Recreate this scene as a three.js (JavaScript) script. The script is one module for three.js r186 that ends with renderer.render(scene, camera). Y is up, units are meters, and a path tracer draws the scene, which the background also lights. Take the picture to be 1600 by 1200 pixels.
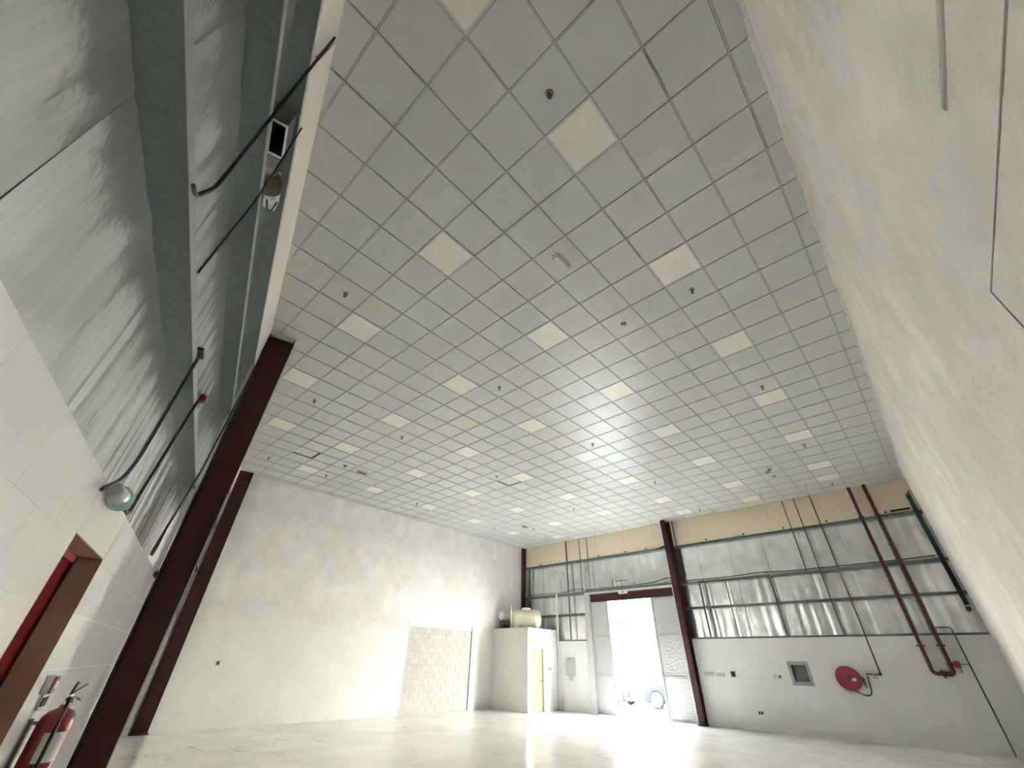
import * as THREE from 'three';
import { mergeGeometries } from 'three/addons/utils/BufferGeometryUtils.js';
import { RoundedBoxGeometry } from 'three/addons/geometries/RoundedBoxGeometry.js';
import { ImprovedNoise } from 'three/addons/math/ImprovedNoise.js';

// ------------------------------------------------------------ camera, sky, sun, exposure
const scene = new THREE.Scene();
const camera = new THREE.PerspectiveCamera(86.64, 4 / 3, 0.05, 200);
camera.position.set(0.694, 1.529, 1.814);
camera.up.set(0.37012925, 0.82449469, 0.42803369);
camera.lookAt(0.694 - 0.56593995, 1.529 + 0.56550934, 1.814 - 0.59992595);
scene.add(camera);

const renderer = new THREE.WebGLRenderer({ antialias: true });
renderer.toneMapping = THREE.LinearToneMapping;
renderer.toneMappingExposure = 10.8;
renderer.shadowMap.enabled = true;

{ // clear hazy sky, the same all round
  const w = 64, h = 128, d = new Float32Array(w * h * 4);
  for (let j = 0; j < h; j++) {
    const e = Math.max(0, (j + 0.5) / h * 2 - 1);
    const t = Math.pow(e, 0.55);
    for (let i = 0; i < w; i++) {
      const o = (j * w + i) * 4;
      d[o] = 6.6 - 2.6 * t; d[o + 1] = 6.8 - 2.0 * t; d[o + 2] = 6.9 - 0.9 * t; d[o + 3] = 1;
    }
  }
  const sky = new THREE.DataTexture(d, w, h, THREE.RGBAFormat, THREE.FloatType);
  sky.mapping = THREE.EquirectangularReflectionMapping;
  sky.magFilter = THREE.LinearFilter; sky.minFilter = THREE.LinearFilter;
  sky.colorSpace = THREE.LinearSRGBColorSpace; sky.needsUpdate = true;
  scene.background = sky;
}
const sun = new THREE.DirectionalLight(new THREE.Color(1.0, 0.985, 0.955), 30);
sun.position.set(-14, 30, 4); sun.target.position.set(-8, 0, -20);
sun.castShadow = true; sun.shadow.radius = 1; sun.shadow.mapSize.set(2048, 2048);
Object.assign(sun.shadow.camera, { left: -35, right: 35, top: 35, bottom: -35, near: 1, far: 90 });
scene.add(sun, sun.target);

// ------------------------------------------------------------ helpers
let seed = 7;
const rnd = () => { seed = (seed * 1664525 + 1013904223) >>> 0; return seed / 4294967296; };
const rr = (a, b) => a + (b - a) * rnd();
const noise = new ImprovedNoise();
const taken = {};
function numbered(n) { const c = taken[n] = (taken[n] ?? -1) + 1; return c ? `${n}_${String(c).padStart(3, '0')}` : n; }

function place(o, parent) { o.castShadow = true; o.receiveShadow = true; parent.add(o); return o; }
function mesh(name, geo, mat, parent) {
  const o = new THREE.Mesh(Array.isArray(geo) ? merge(geo) : geo, mat); o.name = name; return place(o, parent);
}
function merge(list) { return mergeGeometries(list.map(g => { g = g.index ? g.toNonIndexed() : g; for (const k of Object.keys(g.attributes)) if (!['position', 'normal', 'uv'].includes(k)) g.deleteAttribute(k); return g; })); }
function thing(name, label, category, [x, y, z] = [0, 0, 0], turn = 0, group) {
  const o = new THREE.Group(); o.name = numbered(name); o.position.set(x, y, z); o.rotation.y = turn;
  o.userData = { label, category }; if (group) o.userData.group = group; scene.add(o); return o;
}
function single(name, geo, mat, label, category, [x, y, z] = [0, 0, 0], turn = 0, group) {
  const o = mesh(numbered(name), geo, mat, scene); o.position.set(x, y, z); o.rotation.y = turn;
  o.userData = { label, category }; if (group) o.userData.group = group; return o;
}
function struct(name, label, category, [x, y, z] = [0, 0, 0], turn = 0) {
  const o = new THREE.Group(); o.name = name; o.position.set(x, y, z); o.rotation.y = turn;
  o.userData = { kind: 'structure', label, category }; scene.add(o); return o;
}
// box from corner to corner
function bx(x0, x1, y0, y1, z0, z1) { const g = new THREE.BoxGeometry(Math.abs(x1 - x0), Math.abs(y1 - y0), Math.abs(z1 - z0)); g.translate((x0 + x1) / 2, (y0 + y1) / 2, (z0 + z1) / 2); return muv(g); }
function rbx(x0, x1, y0, y1, z0, z1, r = 0.01, s = 2) { const g = new RoundedBoxGeometry(Math.abs(x1 - x0), Math.abs(y1 - y0), Math.abs(z1 - z0), s, r); g.translate((x0 + x1) / 2, (y0 + y1) / 2, (z0 + z1) / 2); return g; }
// uv in metres, by the face's main axis
function muv(g) {
  const p = g.attributes.position, n = g.attributes.normal, uv = new Float32Array(p.count * 2);
  for (let i = 0; i < p.count; i++) {
    const ax = Math.abs(n.getX(i)), ay = Math.abs(n.getY(i)), az = Math.abs(n.getZ(i));
    const x = p.getX(i), y = p.getY(i), z = p.getZ(i);
    if (ay >= ax && ay >= az) { uv[2 * i] = x; uv[2 * i + 1] = z; } else if (ax >= az) { uv[2 * i] = z; uv[2 * i + 1] = y; } else { uv[2 * i] = x; uv[2 * i + 1] = y; }
  }
  g.setAttribute('uv', new THREE.BufferAttribute(uv, 2)); return g;
}
const V = (x, y, z) => new THREE.Vector3(x, y, z);
function cyl(r, a, b, r2 = r, seg = 16) { // cylinder between two points
  const d = b.clone().sub(a), g = new THREE.CylinderGeometry(r2, r, d.length(), seg);
  g.applyQuaternion(new THREE.Quaternion().setFromUnitVectors(V(0, 1, 0), d.clone().normalize()));
  const m = a.clone().add(b).multiplyScalar(0.5); g.translate(m.x, m.y, m.z); return g;
}
function pipe(pts, r, bend = 0.06, seg = 8) { // pipe with rounded bends
  const path = new THREE.CurvePath(); let last = pts[0];
  for (let i = 1; i < pts.length - 1; i++) {
    const a = pts[i].clone().sub(pts[i - 1]), b = pts[i + 1].clone().sub(pts[i]);
    const k = Math.min(bend, a.length() * 0.45, b.length() * 0.45);
    const p = pts[i].clone().addScaledVector(a.normalize(), -k), q = pts[i].clone().addScaledVector(b.normalize(), k);
    path.add(new THREE.LineCurve3(last, p)); path.add(new THREE.QuadraticBezierCurve3(p, pts[i].clone(), q)); last = q;
  }
  path.add(new THREE.LineCurve3(last, pts[pts.length - 1]));
  const n = pts.length === 2 ? 1 : Math.max(8, Math.min(160, Math.ceil(path.getLength() / 0.03)));
  return new THREE.TubeGeometry(path, n, r, seg, false);
}
function lathe(prof, seg = 24) { return new THREE.LatheGeometry(prof.map(p => new THREE.Vector2(p[0], p[1])), seg); }

// ---- procedural textures
function tileNoise(n, cells, s) { // smooth noise that repeats
  const g = new Float32Array(cells * cells); let q = s >>> 0;
  for (let i = 0; i < g.length; i++) { q = (q * 1664525 + 1013904223) >>> 0; g[i] = q / 4294967296; }
  const out = new Float32Array(n * n), f = t => t * t * (3 - 2 * t);
  for (let y = 0; y < n; y++) for (let x = 0; x < n; x++) {
    const u = x / n * cells, v = y / n * cells, i = Math.floor(u), j = Math.floor(v), a = f(u - i), b = f(v - j);
    const at = (I, J) => g[(J % cells) * cells + (I % cells)];
    out[y * n + x] = (at(i, j) * (1 - a) + at(i + 1, j) * a) * (1 - b) + (at(i, j + 1) * (1 - a) + at(i + 1, j + 1) * a) * b;
  }
  return out;
}
function texture(n, fn, srgb, repeat) {
  const d = new Uint8Array(n * n * 4);
  for (let y = 0; y < n; y++) for (let x = 0; x < n; x++) { const c = fn(x, y), o = (y * n + x) * 4; for (let k = 0; k < 3; k++) d[o + k] = Math.max(0, Math.min(255, Math.round(255 * (c.length ? c[k] : c)))); d[o + 3] = 255; }
  const t = new THREE.DataTexture(d, n, n); t.wrapS = t.wrapT = THREE.RepeatWrapping; t.magFilter = THREE.LinearFilter; t.minFilter = THREE.LinearMipmapLinearFilter; t.generateMipmaps = true;
  if (srgb) t.colorSpace = THREE.SRGBColorSpace; t.repeat.set(...repeat); t.needsUpdate = true; return t;
}
const N = 512;
const n4 = tileNoise(N, 4, 11), n9 = tileNoise(N, 9, 12), n20 = tileNoise(N, 20, 13), n60 = tileNoise(N, 60, 14), n160 = tileNoise(N, 160, 15), n5 = tileNoise(N, 5, 16), n12 = tileNoise(N, 12, 17);
const plasterTex = (base, amp, s) => texture(N, (x, y) => { const i = y * N + x, v = (n4[i] - 0.5) * 0.45 + (n9[i] - 0.5) * 0.35 + (n20[i] - 0.5) * 0.25 + (n60[i] - 0.5) * 0.15, w = n5[i] - 0.5; return [base[0] + amp * (v + 0.10 * w), base[1] + amp * v, base[2] + amp * (v - 0.13 * w)]; }, true, [1 / s, 1 / s]);
const plasterBump = (s) => texture(N, (x, y) => { const i = y * N + x; return 0.5 + (n20[i] - 0.5) * 0.4 + (n60[i] - 0.5) * 0.4 + (n160[i] - 0.5) * 0.35 + (n9[i] - 0.5) * 0.3; }, false, [1 / s, 1 / s]);
const fineBump = (s) => texture(N, (x, y) => { const i = y * N + x; return 0.5 + (n160[i] - 0.5) * 0.7 + (n60[i] - 0.5) * 0.3; }, false, [1 / s, 1 / s]);

const M = (o) => new THREE.MeshStandardMaterial(o);
const P = (o) => new THREE.MeshPhysicalMaterial(o);
const C = (r, g, b) => new THREE.Color().setRGB(r, g, b);
const bumpA = plasterBump(2.6), bumpB = plasterBump(1.7), fineA = fineBump(0.6), fineB = fineBump(0.25);
const mat = {
  plasterRough: M({ map: plasterTex([0.935, 0.91, 0.88], 0.13, 3.1), bumpMap: bumpA, bumpScale: 0.010, roughness: 0.9 }),
  plasterUpper: M({ map: plasterTex([0.93, 0.912, 0.892], 0.11, 2.7), bumpMap: bumpB, bumpScale: 0.006, roughness: 0.9 }),
  paintLower: M({ map: plasterTex([0.925, 0.922, 0.90], 0.05, 2.3), bumpMap: fineA, bumpScale: 0.0015, roughness: 0.75 }),
  paintBack: M({ map: plasterTex([0.93, 0.932, 0.922], 0.05, 2.9), bumpMap: fineA, bumpScale: 0.0015, roughness: 0.7 }),
  paintFront: M({ map: plasterTex([0.880, 0.880, 0.855], 0.05, 2.1), bumpMap: fineA, bumpScale: 0.002, roughness: 0.75 }),
  grout: M({ color: C(0.80, 0.79, 0.75), roughness: 0.9 }),
  glaze: [[0.92, 0.915, 0.89], [0.915, 0.91, 0.89], [0.925, 0.915, 0.885]].map((c, i) => P({ map: plasterTex(c, 0.03, 1.7 + i * 0.3), roughness: 0.055, ior: 1.6 })),
  crack: M({ color: C(0.36, 0.34, 0.31), roughness: 1 }),
  smoked: M({ color: C(0.20, 0.17, 0.13), roughness: 0.4 }),
  lip: M({ color: C(0.40, 0.41, 0.41), metalness: 0.5, roughness: 0.45 }),
  cream: M({ color: C(0.87, 0.755, 0.58), bumpMap: fineA, bumpScale: 0.001, roughness: 0.8 }),
  whiteBoard: M({ color: C(0.83, 0.77, 0.70), bumpMap: fineA, bumpScale: 0.001, roughness: 0.8 }),
  galv: M({ map: texture(256, (x, y) => { const i = (y * 2) * N + x * 2; const v = (n60[i] - 0.5) * 0.05 + (n20[i] - 0.5) * 0.04; return [0.435 + v, 0.475 + v, 0.465 + v]; }, true, [2, 2]), metalness: 0.55, roughness: 0.5 }),
  galvLight: M({ color: C(0.62, 0.63, 0.63), metalness: 0.45, roughness: 0.5 }),
  foil: M({ map: texture(N, (x, y) => { const i = y * N + x, st = n160[(Math.floor(y / 24) % N) * N + x]; const v = (n9[i] - 0.5) * 0.10 + (st - 0.5) * 0.06 + (n4[i] - 0.5) * 0.08; return [0.89 + v, 0.90 + v, 0.89 + v]; }, true, [1 / 1.9, 1 / 2.3]), bumpMap: texture(N, (x, y) => { const i = y * N + x, st = n20[(Math.floor(y / 14) % N) * N + x]; return 0.5 + (st - 0.5) * 0.05 + (n60[i] - 0.5) * 0.15 + (n12[i] - 0.5) * 0.55; }, false, [1 / 1.1, 1 / 1.7]), bumpScale: 0.005, metalness: 0.88, roughness: 0.24 }),
  wrinkledFoil: M({ color: C(0.55, 0.56, 0.56), bumpMap: texture(N, (x, y) => { const i = y * N + x; return 0.5 + (n20[i] - 0.5) * 0.7 + (n60[i] - 0.5) * 0.6; }, false, [1.2, 1.2]), bumpScale: 0.010, metalness: 0.45, roughness: 0.45 }),
  oxide: M({ map: plasterTex([0.255, 0.085, 0.085], 0.04, 1.3), roughness: 0.6 }),
  redPipe: M({ color: C(0.105, 0.018, 0.021), roughness: 0.4 }),
  red: P({ color: C(0.22, 0.010, 0.012), roughness: 0.35, clearcoat: 0.4, clearcoatRoughness: 0.2 }),
  reelRed: P({ color: C(0.27, 0.012, 0.045), roughness: 0.35, clearcoat: 0.3, clearcoatRoughness: 0.25 }),
  doorRed: P({ color: C(0.13, 0.004, 0.006), roughness: 0.7, specularIntensity: 0.12 }),
  revealRed: M({ map: plasterTex([0.73, 0.61, 0.58], 0.08, 0.9), bumpMap: fineA, bumpScale: 0.001, roughness: 0.6 }),
  frameRed: M({ color: C(0.36, 0.035, 0.03), roughness: 0.45 }),
  blockJoint: M({ color: C(0.40, 0.38, 0.34), roughness: 0.95 }),
  black: M({ color: C(0.016, 0.017, 0.018), roughness: 0.5 }),
  darkGreen: M({ color: C(0.030, 0.060, 0.055), roughness: 0.5 }),
  teal: M({ color: C(0.050, 0.095, 0.100), roughness: 0.5 }),
  white: M({ color: C(0.80, 0.79, 0.76), roughness: 0.5 }),
  whiteGloss: P({ color: C(0.80, 0.80, 0.79), roughness: 0.3, clearcoat: 0.3 }),
  grey: M({ color: C(0.42, 0.43, 0.42), roughness: 0.5 }),
  greyBox: M({ color: C(0.50, 0.53, 0.52), roughness: 0.5 }),
  darkGrey: M({ color: C(0.10, 0.10, 0.10), roughness: 0.6 }),
  chrome: M({ color: C(0.75, 0.75, 0.75), metalness: 1, roughness: 0.22 }),
  steel: M({ color: C(0.35, 0.35, 0.35), metalness: 0.8, roughness: 0.4 }),
  brass: M({ color: C(0.45, 0.30, 0.12), metalness: 0.8, roughness: 0.4 }),
  pvc: M({ color: C(0.72, 0.69, 0.60), roughness: 0.4 }),
  tank: P({ color: C(0.78, 0.72, 0.56), roughness: 0.4, clearcoat: 0.2 }),
  doorCream: M({ color: C(0.50, 0.40, 0.24), roughness: 0.45 }),
  bar: M({ color: C(0.55, 0.56, 0.54), roughness: 0.45 }),
  diffuser: P({ map: plasterTex([0.965, 0.95, 0.91], 0.03, 0.5), bumpMap: fineB, bumpScale: 0.0008, roughness: 0.35 }),
  lightFrame: M({ color: C(0.70, 0.70, 0.67), roughness: 0.4 }),
  paper: M({ color: C(0.75, 0.74, 0.70), roughness: 0.8 }),
  dark: M({ color: C(0.05, 0.05, 0.05), roughness: 0.95 }),
};
{ // tiles: vinyl-faced gypsum, a few shades
  const b = texture(N, (x, y) => { const i = y * N + x; return 0.5 + (n60[i] - 0.5) * 0.5 + (n160[i] - 0.5) * 0.5 + 0.18 * Math.sin(x / N * Math.PI * 2 * 24); }, false, [1 / 0.6, 1 / 0.6]);
  mat.tiles = [[0.825, 0.83, 0.812], [0.83, 0.83, 0.808], [0.82, 0.828, 0.812], [0.838, 0.828, 0.806], [0.826, 0.834, 0.82]].map((c, k) =>
    M({ map: plasterTex(c, 0.035, 1.1 + 0.13 * k), bumpMap: b, bumpScale: 0.0006, roughness: 0.35 }));
}
mat.floor = P({
  map: texture(N, (x, y) => { const i = y * N + x; let v = (n4[i] - 0.5) * 0.05 + (n9[i] - 0.5) * 0.05 + (n60[i] - 0.5) * 0.03; const st = n20[((y * 3) % N) * N + (x >> 1)]; if (st > 0.80 && n5[i] > 0.55) v -= (st - 0.80) * 0.7; return [0.915 + v, 0.90 + v, 0.865 + v]; }, true, [1 / 5.2, 1 / 5.2]),
  roughnessMap: texture(N, (x, y) => { const i = y * N + x; return 0.8 + (n9[i] - 0.5) * 0.18 + (n20[i] - 0.5) * 0.15; }, false, [1 / 3.7, 1 / 3.7]), roughness: 0.22, bumpMap: fineA, bumpScale: 0.0002,
});
mat.asphalt = M({ map: plasterTex([0.44, 0.45, 0.46], 0.05, 3), bumpMap: fineA, bumpScale: 0.003, roughness: 0.9 });
mat.facade = M({ map: plasterTex([0.87, 0.855, 0.83], 0.04, 3), roughness: 0.9 });

// ------------------------------------------------------------ the room's plan
const H = 6.43, XB = -14.02, XR = 1.42, ZD = -14.98, m = 0.266, k = Math.sqrt(1 + m * m);
const zL = x => m * x + 2.46;                       // the skewed wall's inner face
const LT = Math.atan2(m, -1);                       // turn: local x runs along that wall, local z into the room
function Lp(s, q, y) { const w = q - 2.46 / k; return [-(s / k - w * m / k), y, -(s * m / k + w / k)]; }
const ROOM = [[XB, ZD], [XR, ZD], [XR, zL(XR)], [XB, zL(XB)]];

function clip(poly, inside, cut) { const out = []; for (let i = 0; i < poly.length; i++) { const a = poly[i], b = poly[(i + 1) % poly.length], A = inside(a), B = inside(b); if (A >= 0) out.push(a); if ((A >= 0) !== (B >= 0)) { const t = A / (A - B); out.push([a[0] + (b[0] - a[0]) * t, a[1] + (b[1] - a[1]) * t]); } } return out; }
function slab(poly, y0, y1) { // vertical prism over a plan polygon, uv in metres
  const s = new THREE.Shape(poly.map(([x, z]) => new THREE.Vector2(x, -z)));
  const g = new THREE.ExtrudeGeometry(s, { depth: y1 - y0, bevelEnabled: false }); g.rotateX(-Math.PI / 2); g.translate(0, y0, 0); return muv(g);
}

// floor, with the ground outside
const floor = mesh('floor', slab([[XB - 0.25, ZD], [XR + 0.25, ZD], [XR + 0.25, zL(XR) + 0.4], [XB - 0.25, zL(XB) + 0.3]], -0.2, 0), mat.floor, scene);
floor.userData = { kind: 'structure', label: 'glossy cream epoxy floor of the hall', category: 'floor' };
const street = mesh('street', bx(-45, 30, -0.25, -0.03, -60, ZD), mat.asphalt, scene);
street.userData = { kind: 'structure', label: 'grey asphalt street outside the doorway', category: 'street' };

// dark roof over the ceiling void, closing the hall
const roof = mesh('roof', bx(XB - 0.3, XR + 0.3, 7.25, 7.4, ZD - 0.3, zL(XR) + 0.3), mat.dark, scene);
roof.userData = { kind: 'structure', label: 'dark roof above the suspended ceiling', category: 'roof' };

// ------------------------------------------------------------ ceiling
const ceiling = struct('ceiling', 'suspended ceiling of square grey-white tiles', 'ceiling');
const LIGHTS = [];
for (const a of [0, 4, 8, 12, 16, 20]) for (const b of [0, 4, 8, 12, 16, 20]) if (!(b === 0 && a >= 16)) LIGHTS.push([a, b]);
LIGHTS.push([16, 1], [0, -3], [0, 22], [4, 23], [8, 23], [18, 23]);
const isLight = (a, b) => LIGHTS.some(l => l[0] === a && l[1] === b);
const cell = (a, b, e = 0) => [[-(a + e) * 0.6, -(b + e) * 0.6], [-(a + 1 - e) * 0.6, -(b + e) * 0.6], [-(a + 1 - e) * 0.6, -(b + 1 - e) * 0.6], [-(a + e) * 0.6, -(b + 1 - e) * 0.6]];
const inRoom = poly => { let p = clip(poly, v => zL(v[0]) - v[1]); p = clip(p, v => XR - v[0]); p = clip(p, v => v[0] - XB); return clip(p, v => v[1] - ZD); };
const area = p => Math.abs(p.reduce((t, a, i) => { const b = p[(i + 1) % p.length]; return t + a[0] * b[1] - a[1] * b[0]; }, 0)) / 2;
camera.updateMatrixWorld(); camera.updateProjectionMatrix();
const tiles = [];
for (let a = -3; a <= 24; a++) for (let b = -6; b <= 25; b++) {
  if (isLight(a, b)) continue;
  const e = 0.019; let p = inRoom(cell(a, b, e)); if (p.length < 3 || area(p) < 0.002) continue;
  if (area(p) < 0.33) p = inRoom(cell(a, b, e));
  // how large the camera sees it
  const c = V(-(a + 0.5) * 0.6, H, -(b + 0.5) * 0.6), v = c.clone().project(camera), d = c.distanceTo(camera.position);
  const seen = v.z < 1 && Math.abs(v.x) < 1.15 && Math.abs(v.y) < 1.15;
  tiles.push({ a, b, p, size: seen ? area(p) / (d * d * d) : 0 });
}
tiles.sort((s, t) => t.size - s.size);
const rest = [], full = {};
tiles.forEach((t, i) => {
  const shift = (t.a === 18 && t.b === 3) || (t.a === 13 && t.b === 12) ? 0.05 : 0;
  const y = H + 0.007 + (shift ? 0.004 : 0), poly = t.p.map(([x, z]) => [x + shift, z + shift]);
  if (i < 300) {
    const g = slab(poly, y, y + 0.012);
    mesh('ceiling_tile', g, mat.tiles[Math.floor(rnd() * mat.tiles.length)], ceiling);
  } else rest.push(slab(poly, y, y + 0.012));
});
{ const r = mesh('far_ceiling_tiles', rest, mat.tiles[0], ceiling); r.userData = { kind: 'stuff' }; }
// T-bars along both directions
for (let a = -2; a <= 23; a++) { const x = -a * 0.6, z1 = Math.min(zL(x), zL(XR)); if (x > XB) mesh('grid_bar', [bx(x - 0.0075, x + 0.0075, H, H + 0.004, ZD, z1), bx(x - 0.001, x + 0.001, H, H + 0.03, ZD, z1)], mat.bar, ceiling); }
for (let b = -5; b <= 24; b++) { const z = -b * 0.6, x0 = Math.max(XB, (z - 2.46) / m); if (z < zL(XR) && x0 < XR) mesh('grid_bar', [bx(x0, XR, H + 0.0005, H + 0.0045, z - 0.0075, z + 0.0075), bx(x0, XR, H, H + 0.03, z - 0.001, z + 0.001)], mat.bar, ceiling); }
// plaster bead along the right wall and wall angles
{
  const g = []; for (let z = ZD; z < 2.7; z += 0.16) { const w = 0.035 + 0.03 * (0.5 + noise.noise(z * 3.1, 1.7, 0)); g.push(bx(XR - w, XR, H - 0.006, H + 0.01, z, z + 0.16)); }
  mesh('plaster_edge', g, mat.plasterRough, ceiling);
  mesh('wall_angle', [bx(XB, XR, H - 0.004, H + 0.02, ZD, ZD + 0.022), bx(XB, XB + 0.022, H - 0.004, H + 0.02, ZD, zL(XB))], mat.bar, ceiling);
}

// light panels
const ORD = ['first', 'second', 'third', 'fourth', 'fifth', 'sixth', 'seventh', 'eighth'];
const lightProto = {
  frame: merge([bx(-0.298, 0.298, 0, 0.02, -0.298, -0.272), bx(-0.298, 0.298, 0, 0.02, 0.272, 0.298), bx(-0.298, -0.272, 0, 0.02, -0.272, 0.272), bx(0.272, 0.298, 0, 0.02, -0.272, 0.272)]),
  diffuser: bx(-0.272, 0.272, 0.002, 0.014, -0.272, 0.272), tray: bx(-0.29, 0.29, 0.02, 0.09, -0.29, 0.29),
};
const colOf = { 0: 'nearest the right wall', 4: 'in the second line from the right wall', 8: 'in the third line from the right wall', 12: 'in the fourth line from the right wall', 16: 'in the fifth line from the right wall', 20: 'in the sixth line from the right wall' };
const rowOf = { 0: 'first row', 4: 'second row', 8: 'third row', 12: 'fourth row', 16: 'fifth row', 20: 'sixth row' };
const extraLabel = { '16,1': 'unlit square ceiling panel beside the near column, furthest left in the first row', '0,-3': 'unlit square ceiling panel cut off by the top edge of the picture', '0,22': 'dull square ceiling panel behind another beside the right red pipes', '4,23': 'unlit square ceiling panel at the door wall, second from right wall', '8,23': 'unlit square ceiling panel at the door wall just right of brown column', '18,23': 'unlit square ceiling panel at the door wall above the corner room' };
for (const [a, b] of LIGHTS) {
  const t = thing('ceiling_light', extraLabel[a + ',' + b] || `unlit square ceiling panel ${colOf[a]}, ${rowOf[b]}`, 'ceiling light', [-(a + 0.5) * 0.6 + (a === 12 && b === 12 ? -0.03 : 0), H + 0.0046, -(b + 0.5) * 0.6 + (a === 20 && b === 8 ? 0.03 : 0)], 0, 'ceiling light panels');
  mesh('frame', lightProto.frame, mat.lightFrame, t); mesh('diffuser', lightProto.diffuser, mat.diffuser, t); mesh('tray', lightProto.tray, mat.grey, t);
}

// sprinklers, detectors, emergency lights
const sprinkler = {
  rose: lathe([[0.001, 0], [0.035, 0], [0.04, -0.008], [0.028, -0.014], [0.014, -0.016], [0.001, -0.016]], 20),
  body: merge([cyl(0.012, V(0, -0.01, 0), V(0, -0.04, 0), 0.009, 10), pipe([V(-0.012, -0.03, 0), V(-0.02, -0.05, 0), V(-0.004, -0.072, 0)], 0.004, 0.01, 6), pipe([V(0.012, -0.03, 0), V(0.02, -0.05, 0), V(0.004, -0.072, 0)], 0.004, 0.01, 6)]),
  deflector: lathe([[0.001, -0.072], [0.024, -0.074], [0.025, -0.077], [0.001, -0.077]], 14),
};
const SPR = [[0, -1], [7, -1], [0, 5], [7, 5], [13, 1], [13, 5], [20, 2], [20, 5], [0, 11], [7, 11], [13, 11], [20, 11], [0, 17], [7, 17], [13, 18], [20, 18], [0, 23], [7, 23]];
const sprLabel = ['dark sprinkler head closest to the camera, beside the front light panel', 'dark sprinkler head beside the light panel near the brown column top', 'dark sprinkler head below the first row light panel by the right wall', 'dark sprinkler head in the middle of the hall, second row', 'dark sprinkler head right of the near column, below its light panel', 'dark sprinkler head left of centre between two light panels', 'dark sprinkler head next to the far left column', 'dark sprinkler head near left wall beside a ceiling stain', 'dark sprinkler head above the third light panel at the right wall', 'dark sprinkler head at the bright patch of the ceiling', 'dark sprinkler head near the light panel with an open gap', 'dark sprinkler head at the middle of the left end wall', 'dark sprinkler head below the fourth light panel at the right wall', 'dark sprinkler head ahead of the doorway right of the bright patch', 'dark sprinkler head towards the doorway left of the bright patch', 'dark sprinkler head near the far corner room', 'dark sprinkler head above the red pipes', 'dark sprinkler head right of the brown door column'];
SPR.forEach(([a, b], i) => {
  const t = thing('fire_sprinkler', sprLabel[i], 'sprinkler', [-(a + 0.5) * 0.6, H + 0.007, -(b + 0.5) * 0.6], rr(0, 3), 'ceiling sprinklers');
  mesh('rose', sprinkler.rose, mat.steel, t); mesh('body', sprinkler.body, mat.darkGrey, t); mesh('deflector', sprinkler.deflector, mat.darkGrey, t);
});
[[2, 5, 'smoke detector hanging from a tile near the ceiling middle'], [18, 5, 'smoke detector beside the left end emergency light'], [2, 20, 'smoke detector beside the emergency light near the door wall, right'], [18, 20, 'smoke detector beside the emergency light above the corner room']].forEach(([a, b, l]) => {
  const t = thing('smoke_detector', 'small round ' + l, 'smoke detector', [-(a + 0.5) * 0.6, H + 0.007, -(b + 0.5) * 0.6], 0, 'smoke detectors');
  mesh('base', lathe([[0.001, 0], [0.052, 0], [0.052, -0.014], [0.046, -0.02], [0.001, -0.02]]), mat.white, t);
  mesh('chamber', lathe([[0.001, -0.02], [0.034, -0.02], [0.036, -0.044], [0.001, -0.044]]), mat.darkGrey, t);
  mesh('cap', lathe([[0.036, -0.044], [0.038, -0.050], [0.03, -0.062], [0.001, -0.064]]), b > 8 ? mat.grey : mat.whiteGloss, t);
});
[[2, 2, 0, 'slim white emergency light on a tile near the ceiling middle'], [18, 6, 0, 'slim emergency light near the left end wall'], [2, 19, 0.5, 'slim emergency light near the red pipes, hanging askew'], [18, 19, 0, 'slim emergency light above the far corner room']].forEach(([a, b, r, l]) => {
  const t = thing('emergency_light', l, 'emergency light', [-(a + 0.5) * 0.6, H + 0.007, -(b + 0.5) * 0.6], r, 'emergency lights');
  mesh('housing', rbx(-0.055, 0.055, -0.05, 0, -0.165, 0.165, 0.015, 3), mat.white, t);
  mesh('lens', rbx(-0.045, 0.045, -0.075, -0.045, -0.15, 0.15, 0.014, 3), b > 4 ? mat.smoked : mat.pvc, t);
  mesh('indicator', cyl(0.008, V(0.02, -0.078, -0.12), V(0.02, -0.07, -0.12)), mat.grey, t);
});

// ------------------------------------------------------------ steel pieces
function iColumn(t, h, d0, d1, w, bracket = true) { // local z from the wall into the room
  const tf = 0.014;
  mesh('flange', bx(-w / 2, w / 2, 0, h, 0, tf), mat.oxide, t);
  const s = new THREE.Shape([[0, 0], [d0, 0], [d1, h], [0, h]].map(p => new THREE.Vector2(...p)));
  const wg = new THREE.ExtrudeGeometry(s, { depth: 0.01, bevelEnabled: false }); wg.rotateY(-Math.PI / 2); wg.translate(0.005, 0, 0); mesh('web', muv(wg), mat.oxide, t);
  const f = new THREE.Shape([[d0, 0], [d0 + tf, 0], [d1 + tf, h], [d1, h]].map(p => new THREE.Vector2(...p)));
  const fg = new THREE.ExtrudeGeometry(f, { depth: w, bevelEnabled: false }); fg.rotateY(-Math.PI / 2); fg.translate(w / 2, 0, 0); mesh('flange', muv(fg), mat.oxide, t);
  mesh('base_plate', bx(-w / 2 - 0.03, w / 2 + 0.03, 0, 0.02, -0.01, d0 + 0.05), mat.oxide, t);
  if (bracket) mesh('head_packing', [bx(-w / 2 - 0.01, w / 2 + 0.01, h - 0.05, h, -0.01, 0.03), bx(-w / 2 - 0.015, w / 2 + 0.015, h - 0.04, h, 0.03, d1 + 0.03)], mat.whiteBoard, t);
}
const cNear = thing('steel_column', 'tapered brown steel column nearest the camera on the left wall', 'column', Lp(6.08, 0.03, 0), LT); iColumn(cNear, H, 0.30, 0.395, 0.19);
const cFar = thing('steel_column', 'tapered brown steel column in the corner with the white end wall', 'column', Lp(13.80, 0.03, 0), LT); iColumn(cFar, H, 0.31, 0.37, 0.18);
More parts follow.
